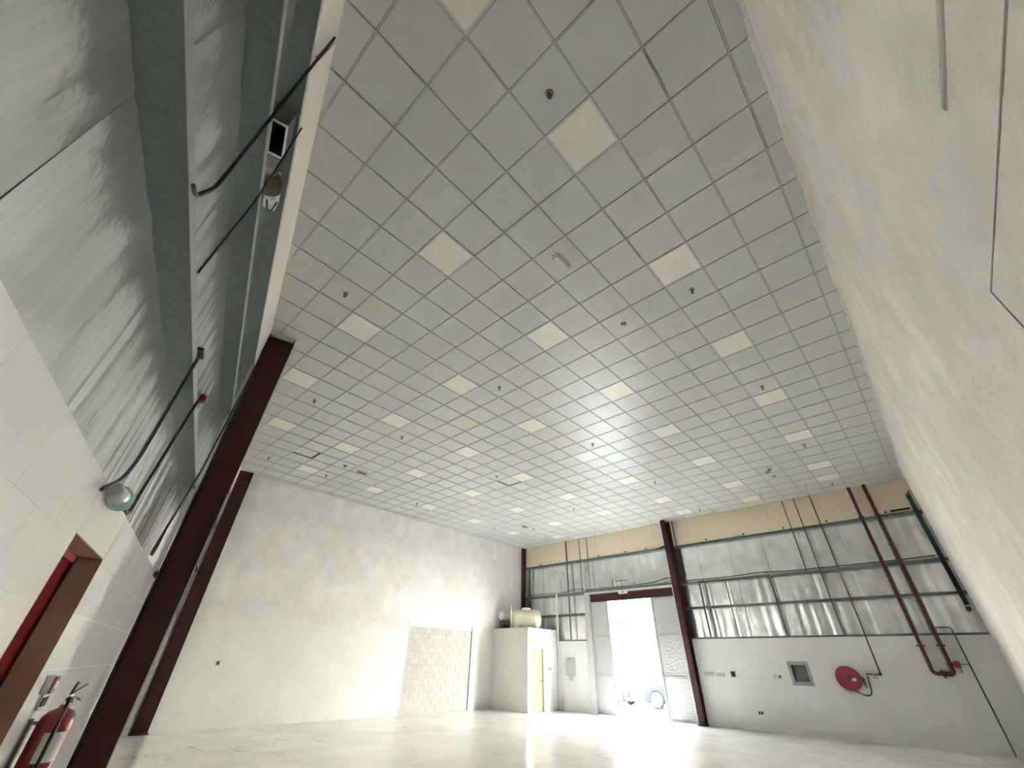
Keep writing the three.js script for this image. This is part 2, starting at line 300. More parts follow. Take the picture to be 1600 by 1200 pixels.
const cCorner = thing('steel_column', 'narrow brown steel column above the corner room', 'column', [-13.94, 0, ZD + 0.01], 0); iColumn(cCorner, H, 0.16, 0.16, 0.15, false);
const cDoor = thing('steel_column', 'brown steel column right of the doorway', 'column', [-6.2, 0, ZD + 0.02], 0); iColumn(cDoor, H, 0.23, 0.42, 0.2, false);

let wbRef;
function girt(x0, x1, y, zOut, zIn, parent) { // Z-section rail: web flat, inner lip up
  const o = mesh('girt', bx(x0, x1, y, y + 0.004, zOut, zIn - 0.004), mat.galv, parent);
  mesh('lip', [bx(x0, x1, y, y + 0.07, zIn - 0.004, zIn), bx(x0, x1, y + 0.066, y + 0.07, zIn - 0.022, zIn)], parent === wbRef ? mat.galv : mat.lip, o); return o;
}
function sheet(x0, x1, y0, y1, z, parent, sd) { // foil-faced sheet, soft vertical folds
  const nx = Math.max(4, Math.round((x1 - x0) / 0.05)), ny = Math.max(3, Math.round((y1 - y0) / 0.35));
  const g = new THREE.PlaneGeometry(x1 - x0, y1 - y0, nx, ny); g.translate((x0 + x1) / 2, (y0 + y1) / 2, 0);
  const p = g.attributes.position;
  for (let i = 0; i < p.count; i++) {
    const x = p.getX(i), y = p.getY(i), u = (x - x0) / (x1 - x0);
    let d = 0.011 * noise.noise(x * 5.2 + sd, y * 0.22, sd) + 0.007 * noise.noise(x * 13, y * 0.5, sd + 4) + 0.003 * Math.sin(x * Math.PI * 2 / 0.3);
    d -= 0.012 * Math.exp(-Math.pow(Math.min(u, 1 - u) * (x1 - x0) / 0.03, 2));
    p.setZ(i, z + d);
  }
  g.computeVertexNormals(); muv(g); return mesh('cladding_sheet', g, mat.foil, parent);
}

// ------------------------------------------------------------ wall_back: the door wall
const wb = struct('wall_back', 'door wall of painted blockwork below foil-faced cladding and girts', 'wall', [0, 0, ZD]);
wbRef = wb;
const DX0 = -10.42, DX1 = -6.40, BT = 2.36; // doorway between the posts
mesh('block_wall', bx(XB - 0.2, DX0 + 0.02, 0, BT, -0.2, 0), mat.paintBack, wb);
mesh('block_wall', [bx(DX1, -3.25, 0, BT, -0.2, 0), bx(-2.83, XR + 0.2, 0, BT, -0.2, 0), bx(-3.25, -2.83, 0, 1.24, -0.2, 0), bx(-3.25, -2.83, 1.67, BT, -0.2, 0)], mat.paintBack, wb);
mesh('plaster_patch', bx(-3.52, -1.73, 0.002, 0.15, 0, 0.004), mat.plasterRough, wb);
{
  let sd = 1;
  for (const [x0, x1, y0] of [[XB - 0.1, DX0, BT], [DX0, DX1, 4.05], [DX1, XR + 0.1, BT]]) { const n = Math.round((x1 - x0) / 1.18); for (let i = 0; i < n; i++) sheet(x0 + (x1 - x0) * i / n, x0 + (x1 - x0) * (i + 1) / n - 0.004, y0, 5.6, -0.15, wb, sd++ * 3.7); }
  mesh('outer_skin', [bx(XB - 0.3, DX0 + 0.035, BT - 0.02, 7.3, -0.2, -0.19), bx(DX1 - 0.03, XR + 0.3, BT - 0.02, 7.3, -0.2, -0.19), bx(DX0, DX1, 4.0, 7.3, -0.2, -0.19)], mat.galv, wb);
}
mesh('upper_board', bx(XB, XR, 5.50, 6.9, -0.03, -0.012), mat.cream, wb);
girt(-13.86, -6.2, 5.44, -0.185, 0.005, wb); girt(-6.1, XR, 5.42, -0.185, 0.005, wb);
girt(-13.86, -10.4, 4.11, -0.185, 0.005, wb); girt(-10.4, -6.3, 4.14, -0.185, 0.005, wb); girt(-6.1, XR, 4.10, -0.185, 0.005, wb);
girt(-13.86, -10.5, 3.30, -0.185, 0.005, wb); girt(-6.1, XR, 3.28, -0.185, 0.005, wb);
mesh('sill_channel', bx(-11.95, -10.5, BT, BT + 0.04, -0.17, 0.01), mat.galv, wb); mesh('sill_channel', bx(-6.1, XR, BT, BT + 0.05, -0.17, 0.01), mat.galv, wb);
for (const x of [-12.9, -9.6, -8.25, -7.3, -4.82, -3.48, -2.18, -0.92, 0.61]) mesh('bolt', cyl(0.03, V(x, 5.55, -0.01), V(x, 5.55, 0.03), 0.025, 8), mat.black, wb);

// header over the doorway, posts
const hd = mesh('trim_1', [bx(-10.39, -6.34, 3.74, 4.04, 0.02, 0.034), bx(-10.39, -6.34, 3.74, 3.754, -0.05, 0.1), bx(-10.39, -6.34, 4.026, 4.04, -0.05, 0.1)], mat.oxide, scene);
hd.position.z = ZD; hd.userData = { kind: 'structure', label: 'brown steel header beam over the doorway', category: 'beam' };
const rail = mesh('trim_2', [bx(-10.4, -6.4, 4.045, 4.10, 0.0, 0.13), bx(-10.4, -6.4, 4.10, 4.12, 0.05, 0.14)], mat.galvLight, scene);
rail.position.z = ZD; rail.userData = { kind: 'structure', label: 'grey steel rail above the brown header', category: 'rail' };
const postL = mesh('trim_3', [bx(-10.40, -10.14, 0, 4.05, 0.16, 0.18), bx(-10.40, -10.385, 0, 4.05, -0.2, 0.18), bx(-10.155, -10.14, 0, 4.05, 0.08, 0.18)], mat.galvLight, scene);
postL.position.z = ZD; postL.userData = { kind: 'structure', label: 'pale grey steel post left of the doorway', category: 'post' };
const postR = mesh('trim_4', [bx(-6.44, -6.34, 0, 4.05, 0.12, 0.135), bx(-6.35, -6.335, 0, 4.05, -0.2, 0.135)], mat.galvLight, scene);
postR.position.z = ZD; postR.userData = { kind: 'structure', label: 'pale grey steel post beside the brown door column', category: 'post' };
function leaf(name, label, x0, x1, zf) {
  const t = struct(name, label, 'door', [0, 0, ZD]); const z1 = zf, z0 = zf - 0.05, w = 0.07;
  mesh('stile', bx(x0, x0 + w, 0.01, 3.74, z0, z1), mat.grey, t); mesh('stile', bx(x1 - w, x1, 0.01, 3.74, z0, z1), mat.grey, t);
  const ys = [0.01, 1.20, 2.48, 3.67];
  for (const y of ys) mesh('rail', bx(x0 + w, x1 - w, y, y + 0.07, z0, z1), mat.grey, t);
  for (let i = 0; i < 3; i++) mesh('infill_panel', bx(x0 + w, x1 - w, ys[i] + 0.07, ys[i + 1], z0, z0 + 0.015), mat.wrinkledFoil, t);
}
leaf('door_1', 'left leaf of the hall door with three grey framed foil panels', -10.2, -9.31, 0.10);
leaf('door_2', 'right leaf of the hall door with three grey framed foil panels', -7.40, -6.40, 0.10);

// window in the door wall
const win = struct('window_1', 'small square grey framed window in the door wall', 'window', [0, 0, ZD]);
mesh('window_frame', [bx(-3.32, -3.24, 1.16, 1.75, -0.02, 0.025), bx(-2.84, -2.76, 1.16, 1.75, -0.02, 0.025), bx(-3.24, -2.84, 1.16, 1.25, -0.02, 0.025), bx(-3.24, -2.84, 1.66, 1.75, -0.02, 0.025)], mat.grey, win);
mesh('middle_rail', bx(-3.24, -2.84, 1.45, 1.465, -0.05, -0.02), mat.darkGrey, win);
const glassM = P({ color: C(0.16, 0.19, 0.18), roughness: 0.12, metalness: 0, clearcoat: 0.6 });
mesh('pane', bx(-3.25, -2.83, 1.24, 1.455, -0.07, -0.06), glassM, win); mesh('pane', bx(-3.25, -2.83, 1.455, 1.67, -0.085, -0.075), glassM, win);
mesh('backing', bx(-3.26, -2.82, 1.23, 1.68, -0.2, -0.19), mat.darkGrey, win);

// ------------------------------------------------------------ wall_left: the white end wall with the bricked-up opening
const wl = struct('wall_left', 'white plastered end wall with a bricked-up opening', 'wall', [XB, 0, 0]);
{
  const zA = -8.56, zB = -11.72, z1 = zL(XB) + 0.6, yT = 2.84;
  mesh('lower_wall', bx(-0.2, 0.012, 0, 2.40, zA, z1), mat.paintLower, wl); mesh('lower_wall', bx(-0.2, 0.012, 0, 2.40, ZD - 0.25, zB), mat.paintLower, wl);
  mesh('upper_wall', [bx(-0.2, 0, 2.40, 7.25, zA, z1), bx(-0.2, 0, 2.40, 7.25, ZD - 0.25, zB), bx(-0.2, 0, yT, 7.25, zB, zA)], mat.plasterUpper, wl);
  mesh('lintel', bx(-0.2, -0.012, 2.60, yT, zB, zA), mat.paintLower, wl);
  mesh('opening_edge', [bx(-0.01, 0.016, 0, yT, zA, zA + 0.06), bx(-0.01, 0.016, 0, yT, zB - 0.06, zB), bx(-0.01, 0.016, yT, yT + 0.06, zB - 0.06, zA + 0.06)], mat.paintLower, wl);
  const inf = new THREE.Group(); inf.name = 'block_infill'; wl.add(inf);
  mesh('mortar', bx(-0.2, -0.034, 0, 2.6, zB, zA), mat.blockJoint, inf);
  const tone = [[0.775, 0.76, 0.725], [0.77, 0.755, 0.722], [0.783, 0.766, 0.728], [0.762, 0.745, 0.712]].map(c => M({ map: plasterTex(c, 0.08, 0.7), bumpMap: fineA, bumpScale: 0.003, roughness: 0.95 }));
  const bh = 0.2;
  for (let r = 0; r < 13; r++) {
    let z = zA; const first = r % 2 ? 0.2 : 0.4; let w = first;
    while (z > zB + 0.02) { const e = Math.max(zB, z - w); const d = rr(-0.030, -0.024); if (z - e > 0.03) mesh('block', bx(-0.06, d, r * bh + 0.003, (r + 1) * bh - 0.004, e + 0.0035, z - 0.0035), tone[Math.floor(rnd() * 4)], inf); z = e; w = 0.4; }
  }
}

// ------------------------------------------------------------ wall_right: rough plaster close to the camera
const wr = struct('wall_right', 'rough white plastered wall close to the camera', 'wall', [XR, 0, 0]);
{
  // gently uneven face
  const g = new THREE.PlaneGeometry(17.9, 7.3, 180, 70); g.rotateY(-Math.PI / 2); const p = g.attributes.position;
  for (let i = 0; i < p.count; i++) { const y = p.getY(i) + 3.65, z = p.getZ(i) + ZD + 8.95; const d = 0.003 * noise.noise(z * 0.7, y * 0.9, 3) + 0.002 * noise.noise(z * 2.2, y * 2.6, 8); p.setXYZ(i, d, y, z); }
  g.computeVertexNormals(); muv(g); mesh('plaster_face', g, mat.plasterRough, wr);
  mesh('core', bx(0.02, 0.2, 0, 7.25, ZD - 0.2, zL(XR) + 0.3), mat.plasterUpper, wr);
  // open joint round an old filled opening, uneven along its length
  mesh('plaster_strip', rbx(-0.008, 0.02, 3.285, 3.315, 0.22, 2.5, 0.003, 2), mat.plasterRough, wr);
  const jt = []; const jn = (a, b, n) => { for (let i = 0; i < n; i++) { const t = i / n, u = (i + 1) / n, w = 0.0022 + 0.0022 * rnd(), o = 0.0015 * (rnd() - 0.5); const y0 = a[0] + (b[0] - a[0]) * t, y1 = a[0] + (b[0] - a[0]) * u, z0 = a[1] + (b[1] - a[1]) * t, z1 = a[1] + (b[1] - a[1]) * u; jt.push(Math.abs(y1 - y0) > Math.abs(z1 - z0) ? bx(-0.003, 0.01, y0, y1, z0 + o - w, z0 + o + w) : bx(-0.003, 0.01, y0 + o - w, y0 + o + w, z0, z1)); } };
  jn([2.993, -0.635], [2.993, 1.5], 22); jn([2.993, -0.635], [2.2, -0.645], 10);
  mesh('crack', jt, mat.crack, wr);
}

// ------------------------------------------------------------ wall_front: the skewed left wall with the red door
const wf = struct('wall_front', 'left wall of white painted blockwork below foil cladding', 'wall', Lp(0, 0, 0), LT);
const SE = 14.3, S0 = -3.4, BTL = 2.385, CQ = -0.15, d0 = 2.18, d1 = 3.08, dT = 2.085;
mesh('block_wall', [bx(S0, d0, 0, BTL, -0.22, -0.0015), bx(d1, SE, 0, BTL, -0.22, -0.0015), bx(d0, d1, dT, BTL, -0.22, -0.0015)], mat.grout, wf);
{ // glazed wall tiles, each set a hair differently
  const rows = [0, 0.19, 0.50, 0.81, 1.12, 1.43, 1.74, 2.05, BTL];
  for (let r = 0; r < rows.length - 1; r++) for (let j = -6, s = 0; (s = 5.064 - 0.6 * 9 + (r % 2 ? 0.3 : 0) + j * 0.6) < 13.75; j++) {
    for (const [a, b] of (rows[r] < dT ? [[Math.max(s, S0), Math.min(s + 0.6, d0)], [Math.max(s, d1), Math.min(s + 0.6, 13.9)]] : [[Math.max(s, S0), Math.min(s + 0.6, 13.9)]])) {
      if (b - a < 0.02) continue; const y0 = rows[r] < dT && rows[r + 1] > dT && b > d0 && a < d1 ? dT : rows[r];
      const g = bx(-(b - a) / 2 + 0.0012, (b - a) / 2 - 0.0012, -(rows[r + 1] - y0) / 2 + 0.0012, (rows[r + 1] - y0) / 2 - 0.0012, -0.006, 0), o = mesh('wall_tile', g, mat.glaze[Math.floor(rnd() * 3)], wf);
      o.position.set((a + b) / 2, (y0 + rows[r + 1]) / 2, 0); o.rotation.set(rr(-0.0012, 0.0012), rr(-0.0015, 0.0015), 0);
    }
  }
}
{
  let sd = 60; const w = 1.24; for (let s = S0; s < SE; s += w) sheet(s, Math.min(SE, s + w) - 0.004, BTL, 5.75, CQ, wf, sd++ * 2.9);
  mesh('outer_skin', bx(S0, SE, BTL - 0.02, 7.3, -0.24, -0.21), mat.galv, wf);
  girt(S0, SE, 3.43, CQ - 0.03, 0.025, wf); girt(S0, SE, 4.61, CQ - 0.03, 0.025, wf); girt(S0, SE, 5.60, CQ - 0.03, 0.012, wf);
  mesh('upper_board', bx(S0, 5.93, 5.60, 6.9, 0.012, 0.026), mat.whiteBoard, wf); mesh('upper_board', bx(6.2, SE, 5.60, 6.9, 0.012, 0.026), mat.whiteBoard, wf);
  for (const y of [3.43, 4.61]) for (const [ds, dq] of [[5.55, -0.08], [5.62, -0.11], [5.62, -0.05], [5.75, -0.09], [5.75, -0.03]]) mesh('bolt', cyl(0.012, V(ds, y - 0.008, dq), V(ds, y + 0.002, dq), 0.012, 8), mat.black, wf);
}
mesh('gap_filler', bx(5.9, 6.2, BTL - 0.05, BTL + 0.02, -0.14, 0.02), mat.black, wf);
mesh('cladding_cover', bx(5.86, 5.93, BTL, 5.7, -0.02, 0.02), mat.galvLight, wf);
// red door in its recess
const rd = struct('door_3', 'dark red door deep in the left wall beside the fire extinguisher', 'door', Lp(0, 0, 0), LT);
mesh('reveal', [bx(d1 - 0.004, d1 + 0.002, 0, dT, -0.2, 0.001), bx(d0 - 0.002, d0 + 0.004, 0, dT, -0.2, 0.001), bx(d0, d1, dT - 0.004, dT + 0.002, -0.2, 0.001)], mat.revealRed, rd);
mesh('door_frame', [bx(d1 - 0.03, d1 - 0.004, 0, dT - 0.004, -0.2, -0.142), bx(d0 + 0.004, d0 + 0.05, 0, dT - 0.004, -0.2, -0.142)], mat.doorRed, rd);
mesh('frame_head', bx(d0 + 0.05, d1 - 0.03, dT - 0.05, dT - 0.004, -0.2, -0.13), mat.frameRed, rd);
mesh('door_leaf', bx(d0 + 0.05, d1 - 0.03, 0, dT - 0.05, -0.19, -0.145), mat.doorRed, rd);

// ------------------------------------------------------------ things on the left wall
const onL = (name, label, cat, s, q, y, g) => thing(name, label, cat, Lp(s, q, y), LT, g);
{
  const t = onL('fire_extinguisher', 'red fire extinguisher with black hose beside the near column', 'extinguisher', 3.5, 0.134, 0.66);
  mesh('cylinder', lathe([[0.001, 0], [0.088, 0], [0.095, 0.012], [0.095, 0.47], [0.088, 0.51], [0.065, 0.54], [0.03, 0.555], [0.022, 0.575], [0.001, 0.575]], 36), mat.red, t);
  const lab = new THREE.CylinderGeometry(0.0958, 0.0958, 0.15, 24, 1, true, -1.75, 1.35); lab.translate(0, 0.36, 0); mesh('label', lab, mat.paper, t);
  mesh('valve', [cyl(0.02, V(0, 0.57, 0), V(0, 0.63, 0)), cyl(0.012, V(-0.05, 0.6, 0), V(0.05, 0.6, 0))], mat.chrome, t);
  mesh('gauge', cyl(0.018, V(0, 0.60, 0.02), V(0, 0.60, 0.035)), mat.chrome, t);
  mesh('lever', [pipe([V(0, 0.63, 0), V(0.05, 0.66, 0.03), V(0.13, 0.68, 0.05)], 0.006, 0.03, 6), pipe([V(0, 0.61, 0), V(0.06, 0.61, 0.03), V(0.13, 0.59, 0.05)], 0.006, 0.03, 6), pipe([V(0, 0.62, 0), V(0.01, 0.70, 0.01)], 0.008, 0.01, 6)], mat.black, t);
  mesh('hose', pipe([V(-0.03, 0.6, 0), V(-0.09, 0.62, 0.02), V(-0.13, 0.52, 0.03), V(-0.12, 0.3, 0.03), V(-0.115, 0.12, 0.02)], 0.011, 0.1, 8), mat.black, t);
  mesh('bracket', [bx(-0.03, 0.03, 0.2, 0.5, -0.13, -0.115), bx(-0.015, 0.015, 0.47, 0.49, -0.12, -0.09)], mat.steel, t);
  const c = onL('fire_call_point', 'red fire alarm call point above the switch by the red door', 'alarm', 3.36, 0.001, 1.35);
  mesh('back_box', rbx(-0.05, 0.05, -0.05, 0.05, 0, 0.04, 0.006), mat.white, c); mesh('front', rbx(-0.047, 0.047, -0.047, 0.047, 0.035, 0.055, 0.006), mat.red, c); mesh('glass', bx(-0.025, 0.025, -0.02, 0.02, 0.055, 0.057), mat.paper, c);
  const sw = onL('switch_plate', 'steel switch plate beside the red door below the call point', 'switch', 3.52, 0.001, 1.25);
  mesh('plate', rbx(-0.075, 0.075, -0.045, 0.045, 0, 0.012, 0.004), mat.chrome, sw); for (const x of [-0.04, 0, 0.04]) mesh('rocker', bx(x - 0.015, x + 0.015, -0.025, 0.025, 0.012, 0.018), mat.darkGrey, sw);
  // bulkhead lamp on top of the block wall
  const b = onL('bulkhead_lamp', 'green glass bulkhead lamp at the top of the white blockwork', 'lamp', 2.38, 0.045, 2.355);
  const glass = P({ color: C(0.42, 0.62, 0.50), roughness: 0.15, clearcoat: 0.5 });
  const body = lathe([[0.001, -0.17], [0.03, -0.17], [0.045, -0.15], [0.05, -0.06], [0.001, -0.06]], 24); body.rotateZ(-Math.PI / 2); mesh('housing', body, mat.grey, b);
  const jar = lathe([[0.05, -0.06], [0.062, -0.04], [0.066, 0.04], [0.058, 0.11], [0.03, 0.15], [0.001, 0.155]], 28); jar.rotateZ(-Math.PI / 2); mesh('glass_jar', jar, glass, b);
  for (const x of [0.0, 0.035, 0.07, 0.105]) { const r = new THREE.TorusGeometry(x > 0.1 ? 0.06 : 0.067, 0.004, 6, 24); r.rotateY(Math.PI / 2); r.translate(x, 0, 0); mesh('rib', r, glass, b); }
  // conduits
  const cA = (name, label, pts, r, mt, bend = 0.06) => { const [s0, q0, y0] = pts[0]; return single(name, pipe(pts.map(p => V(p[0] - s0, p[2] - y0, p[1] - q0)), r, bend), mt, label, name === 'cable' ? 'cable' : 'conduit', Lp(s0, q0, y0), LT); };
  cA('conduit_pipe', 'dark conduit rising from the near end of the green lamp', [[2.03, 0.03, 2.30], [2.24, 0.045, 2.43], [2.33, 0.045, 2.60], [2.36, 0.045, 3.50]], 0.012, mat.darkGreen, 0.1);
  cA('conduit_pipe', 'dark conduit from the green lamp up to the red sounder', [[2.56, 0.045, 2.34], [2.86, 0.045, 2.36], [2.86, 0.045, 2.50], [3.12, 0.045, 3.46]], 0.011, mat.darkGreen, 0.1);
  const clp = onL('conduit_clamp', 'small dark clamp at the upper end of the lamp conduit', 'clamp', 2.36, 0.045, 3.503); mesh('plate', bx(-0.07, 0.07, 0, 0.025, -0.02, 0.02), mat.black, clp); mesh('screw', cyl(0.012, V(0.05, 0.025, 0), V(0.05, 0.04, 0), 0.012, 8), mat.black, clp);
  const snd = onL('alarm_sounder', 'round red alarm sounder on the cladding above the conduit', 'alarm', 3.26, 0.02, 3.56);
  { const g = lathe([[0.001, 0], [0.045, 0], [0.047, 0.025], [0.04, 0.05], [0.02, 0.058], [0.001, 0.058]], 24); g.rotateX(Math.PI / 2); mesh('dome', g, mat.red, snd); const g2 = lathe([[0.001, -0.02], [0.05, -0.02], [0.05, 0.002], [0.001, 0.002]], 24); g2.rotateX(Math.PI / 2); mesh('base', g2, mat.grey, snd); }
  cA('conduit_pipe', 'black bent rod hanging from the ceiling edge over the cladding', [[0.80, 0.07, 6.06], [0.80, 0.06, 3.64], [0.70, 0.055, 3.42], [0.62, 0.055, 3.40]], 0.011, mat.black, 0.08);
  const hk = onL('rod_hanger', 'metal hanger loop at the top of the bent rod', 'hanger', 0.84, 0.03, 5.62); mesh('loop', pipe([V(-0.012, 0, 0.012), V(-0.012, 0.46, 0.03), V(0.02, 0.46, 0.04), V(0.02, 0.02, 0.02)], 0.007, 0.02, 6), mat.chrome, hk);
  cA('cable', 'thin black cable running down the cladding behind the bent rod', [[1.43, 0.05, 5.55], [1.47, 0.05, 4.45], [1.32, 0.05, 3.46]], 0.007, mat.black, 0.1);
  cA('cable', 'dark cable beside the near column looping at the wall top', [[4.80, 0.03, 2.40], [4.79, 0.03, 2.46], [4.92, 0.035, 2.72], [5.36, 0.045, 3.5], [5.62, 0.05, 4.6], [5.78, 0.05, 5.5]], 0.012, mat.darkGreen, 0.12);
  cA('cable', 'thin loose cable strand by the looped cable near the column', [[4.84, 0.034, 2.40], [4.93, 0.034, 2.5], [4.96, 0.034, 2.68]], 0.007, mat.darkGreen, 0.05);
  // floodlight between the upper girts
  const f = onL('floodlight', 'old dome floodlight with beige gear box between the upper girts', 'floodlight', 1.74, -0.03, 5.02);
  const dome = lathe([[0.001, -0.01], [0.05, 0.0], [0.085, 0.03], [0.115, 0.10], [0.118, 0.105], [0.11, 0.10], [0.08, 0.038], [0.045, 0.01], [0.001, 0.004]], 28); dome.rotateX(Math.PI); dome.rotateZ(-0.75); dome.rotateY(0.3); dome.translate(0.03, 0.04, 0);
  mesh('reflector', dome, mat.chrome, f);
  const bulb = new THREE.SphereGeometry(0.032, 16, 12); bulb.translate(-0.01, -0.01, 0); mesh('bulb', bulb, mat.brass, f);
  mesh('guard', pipe([V(-0.12, -0.06, 0.03), V(-0.06, 0.14, 0.06), V(0.10, 0.16, 0.05), V(0.20, 0.06, 0.03)], 0.006, 0.06, 6), mat.white, f);
  mesh('gear_box', rbx(0.24, 0.44, 0.16, 0.32, -0.06, 0.05, 0.02, 3), mat.pvc, f);
  mesh('bracket', [pipe([V(0.10, -0.02, 0.0), V(0.20, -0.04, 0.03), V(0.32, 0.18, 0.03)], 0.012, 0.05, 8), bx(0.16, 0.3, 0.05, 0.075, -0.02, 0.03)], mat.white, f);
  mesh('lead', pipe([V(0.32, 0.18, 0.06), V(0.3, 0.0, 0.06), V(0.18, -0.12, 0.05), V(0.10, -0.10, 0.04)], 0.008, 0.06, 6), mat.black, f);
  const vn = onL('vent_box', 'open dark box with pale rims below the top girt by the floodlight', 'vent', 1.50, -0.075, 5.32);
  mesh('side', [bx(-0.16, -0.152, 0, 0.26, -0.06, 0.06), bx(0.152, 0.16, 0, 0.26, -0.06, 0.06), bx(-0.152, 0.152, 0, 0.26, -0.06, -0.054), bx(-0.152, 0.152, 0, 0.26, 0.054, 0.06), bx(-0.152, 0.152, 0.25, 0.26, -0.054, 0.054)], mat.darkGrey, vn);
  mesh('rim', [bx(-0.17, -0.15, -0.008, 0, -0.07, 0.07), bx(0.15, 0.17, -0.008, 0, -0.07, 0.07), bx(-0.15, 0.15, -0.008, 0, -0.07, -0.054), bx(-0.15, 0.15, -0.008, 0, 0.054, 0.07)], mat.pvc, vn);
}

// ------------------------------------------------------------ corner room with its door, tanks on top
{
  const xc = -12.055, zc = -13.012, t = thing('utility_room', 'small white boxed room with a cream door in the far corner', 'room', [xc, 0, zc]);
  const W = XB + 0.012 - xc, D = ZD - zc; // both negative
  mesh('side_wall', bx(W, 0, 0, 2.40, -0.1, 0), mat.paintLower, t); mesh('side_parapet', bx(W, -0.004, 2.40, 2.77, -0.1, -0.004), mat.plasterUpper, t);
  mesh('front_wall', [bx(-0.1, 0, 0, 2.40, -0.27, -0.1), bx(-0.1, 0, 0, 2.40, D, -1.01), bx(-0.1, 0, 2.06, 2.40, -1.01, -0.27)], mat.paintLower, t); mesh('front_parapet', bx(-0.1, -0.004, 2.40, 2.77, D, -0.1), mat.plasterUpper, t);
  mesh('roof_slab', bx(W, -0.1, 2.66, 2.74, D, -0.1), mat.plasterUpper, t);
  mesh('door_frame', [bx(-0.1, -0.02, 0, 2.06, -0.31, -0.27), bx(-0.1, -0.02, 0, 2.06, -1.01, -0.97), bx(-0.1, -0.02, 2.02, 2.06, -0.97, -0.31)], mat.doorCream, t);
  const dl = mesh('door', [bx(-0.1, -0.06, 0.005, 2.02, -0.97, -0.31), bx(-0.06, -0.055, 1.1, 1.9, -0.87, -0.41), bx(-0.06, -0.055, 0.15, 0.9, -0.87, -0.41)], mat.doorCream, t);
  const kn = new THREE.SphereGeometry(0.03, 14, 10); kn.translate(-0.01, 0.98, -0.85); mesh('door_knob', [kn, cyl(0.012, V(-0.06, 0.98, -0.85), V(-0.02, 0.98, -0.85))], mat.brass, dl);
  mesh('door_bell', cyl(0.018, V(-0.005, 2.28, -0.62), V(0.012, 2.28, -0.62)), mat.grey, t);
  // cream tank
  const k1 = thing('water_tank', 'cream horizontal water tank on the roof of the corner room', 'tank', [-12.78, 2.745, -13.75], 0.62);
  const tb = lathe([[0.001, -0.66], [0.16, -0.65], [0.27, -0.61], [0.33, -0.54], [0.352, -0.44], [0.358, -0.40], [0.352, -0.36], [0.352, 0.36], [0.358, 0.40], [0.352, 0.44], [0.33, 0.54], [0.27, 0.61], [0.16, 0.65], [0.001, 0.66]], 36); tb.rotateZ(Math.PI / 2); tb.translate(0, 0.41, 0); mesh('shell', tb, mat.tank, k1);
  mesh('seam', [bx(-0.6, 0.6, 0.402, 0.42, 0.33, 0.362), bx(-0.6, 0.6, 0.402, 0.42, -0.362, -0.33)], mat.tank, k1);
  { const r = new THREE.TorusGeometry(0.356, 0.012, 8, 36); r.rotateY(Math.PI / 2); r.translate(0.0, 0.41, 0); mesh('band', r, mat.tank, k1); }
  mesh('hatch', lathe([[0.001, 0.84], [0.17, 0.83], [0.2, 0.80], [0.2, 0.70], [0.001, 0.70]], 24), mat.white, k1);
  for (const x of [-0.4, 0.4]) mesh('cradle', bx(x - 0.05, x + 0.05, 0, 0.12, -0.28, 0.28), mat.tank, k1);
  mesh('overflow', cyl(0.02, V(0.62, 0.4, 0), V(0.72, 0.4, 0)), mat.pvc, k1);
  // white heater and the pump below it
  const k2 = thing('water_heater', 'white cylinder water heater on a dark stand beside the cream tank', 'water heater', [-13.68, 3.06, -13.38], Math.atan2(-0.15, 0.99));
  const hb = lathe([[0.001, -0.28], [0.15, -0.28], [0.175, -0.255], [0.18, -0.22], [0.18, 0.22], [0.175, 0.255], [0.15, 0.28], [0.001, 0.28]], 32); hb.rotateX(Math.PI / 2); hb.translate(0, 0.21, 0); mesh('tank', hb, mat.whiteGloss, k2);
  for (const z of [-0.15, 0.15]) mesh('foot', bx(-0.1, 0.1, 0, 0.07, z - 0.02, z + 0.02), mat.grey, k2);
  for (const x of [-0.12, 0.12]) for (const z of [-0.18, 0.18]) mesh('leg', bx(x - 0.015, x + 0.015, -0.32, 0, z - 0.015, z + 0.015), mat.darkGrey, k2); mesh('shelf', bx(-0.15, 0.15, -0.02, 0, -0.21, 0.21), mat.darkGrey, k2);
  { const g = lathe([[0.001, -0.16], [0.08, -0.16], [0.095, -0.13], [0.095, 0.06], [0.07, 0.1], [0.07, 0.16], [0.001, 0.16]], 20); g.rotateX(Math.PI / 2); g.translate(0, -0.2, 0); mesh('pump', [g, bx(-0.08, 0.08, -0.32, -0.27, -0.1, 0.1)], mat.darkGrey, k2); }
  single('vent_pipe', pipe([V(-13.12, 2.745, -13.14), V(-13.12, 3.62, -13.14)], 0.024), mat.pvc, 'short upright white pipe in front of the cream tank', 'pipe');
  single('drain_pipe', pipe([V(-11.70, 4.86, ZD + 0.06), V(-11.70, 5.10, ZD + 0.06), V(-11.95, 5.10, ZD + 0.06), V(-11.97, 2.44, ZD + 0.06), V(-11.99, 0.02, ZD + 0.06)], 0.045, 0.1, 10), mat.white, 'white plastic pipe hooking over at the top beside the corner room', 'pipe');
}

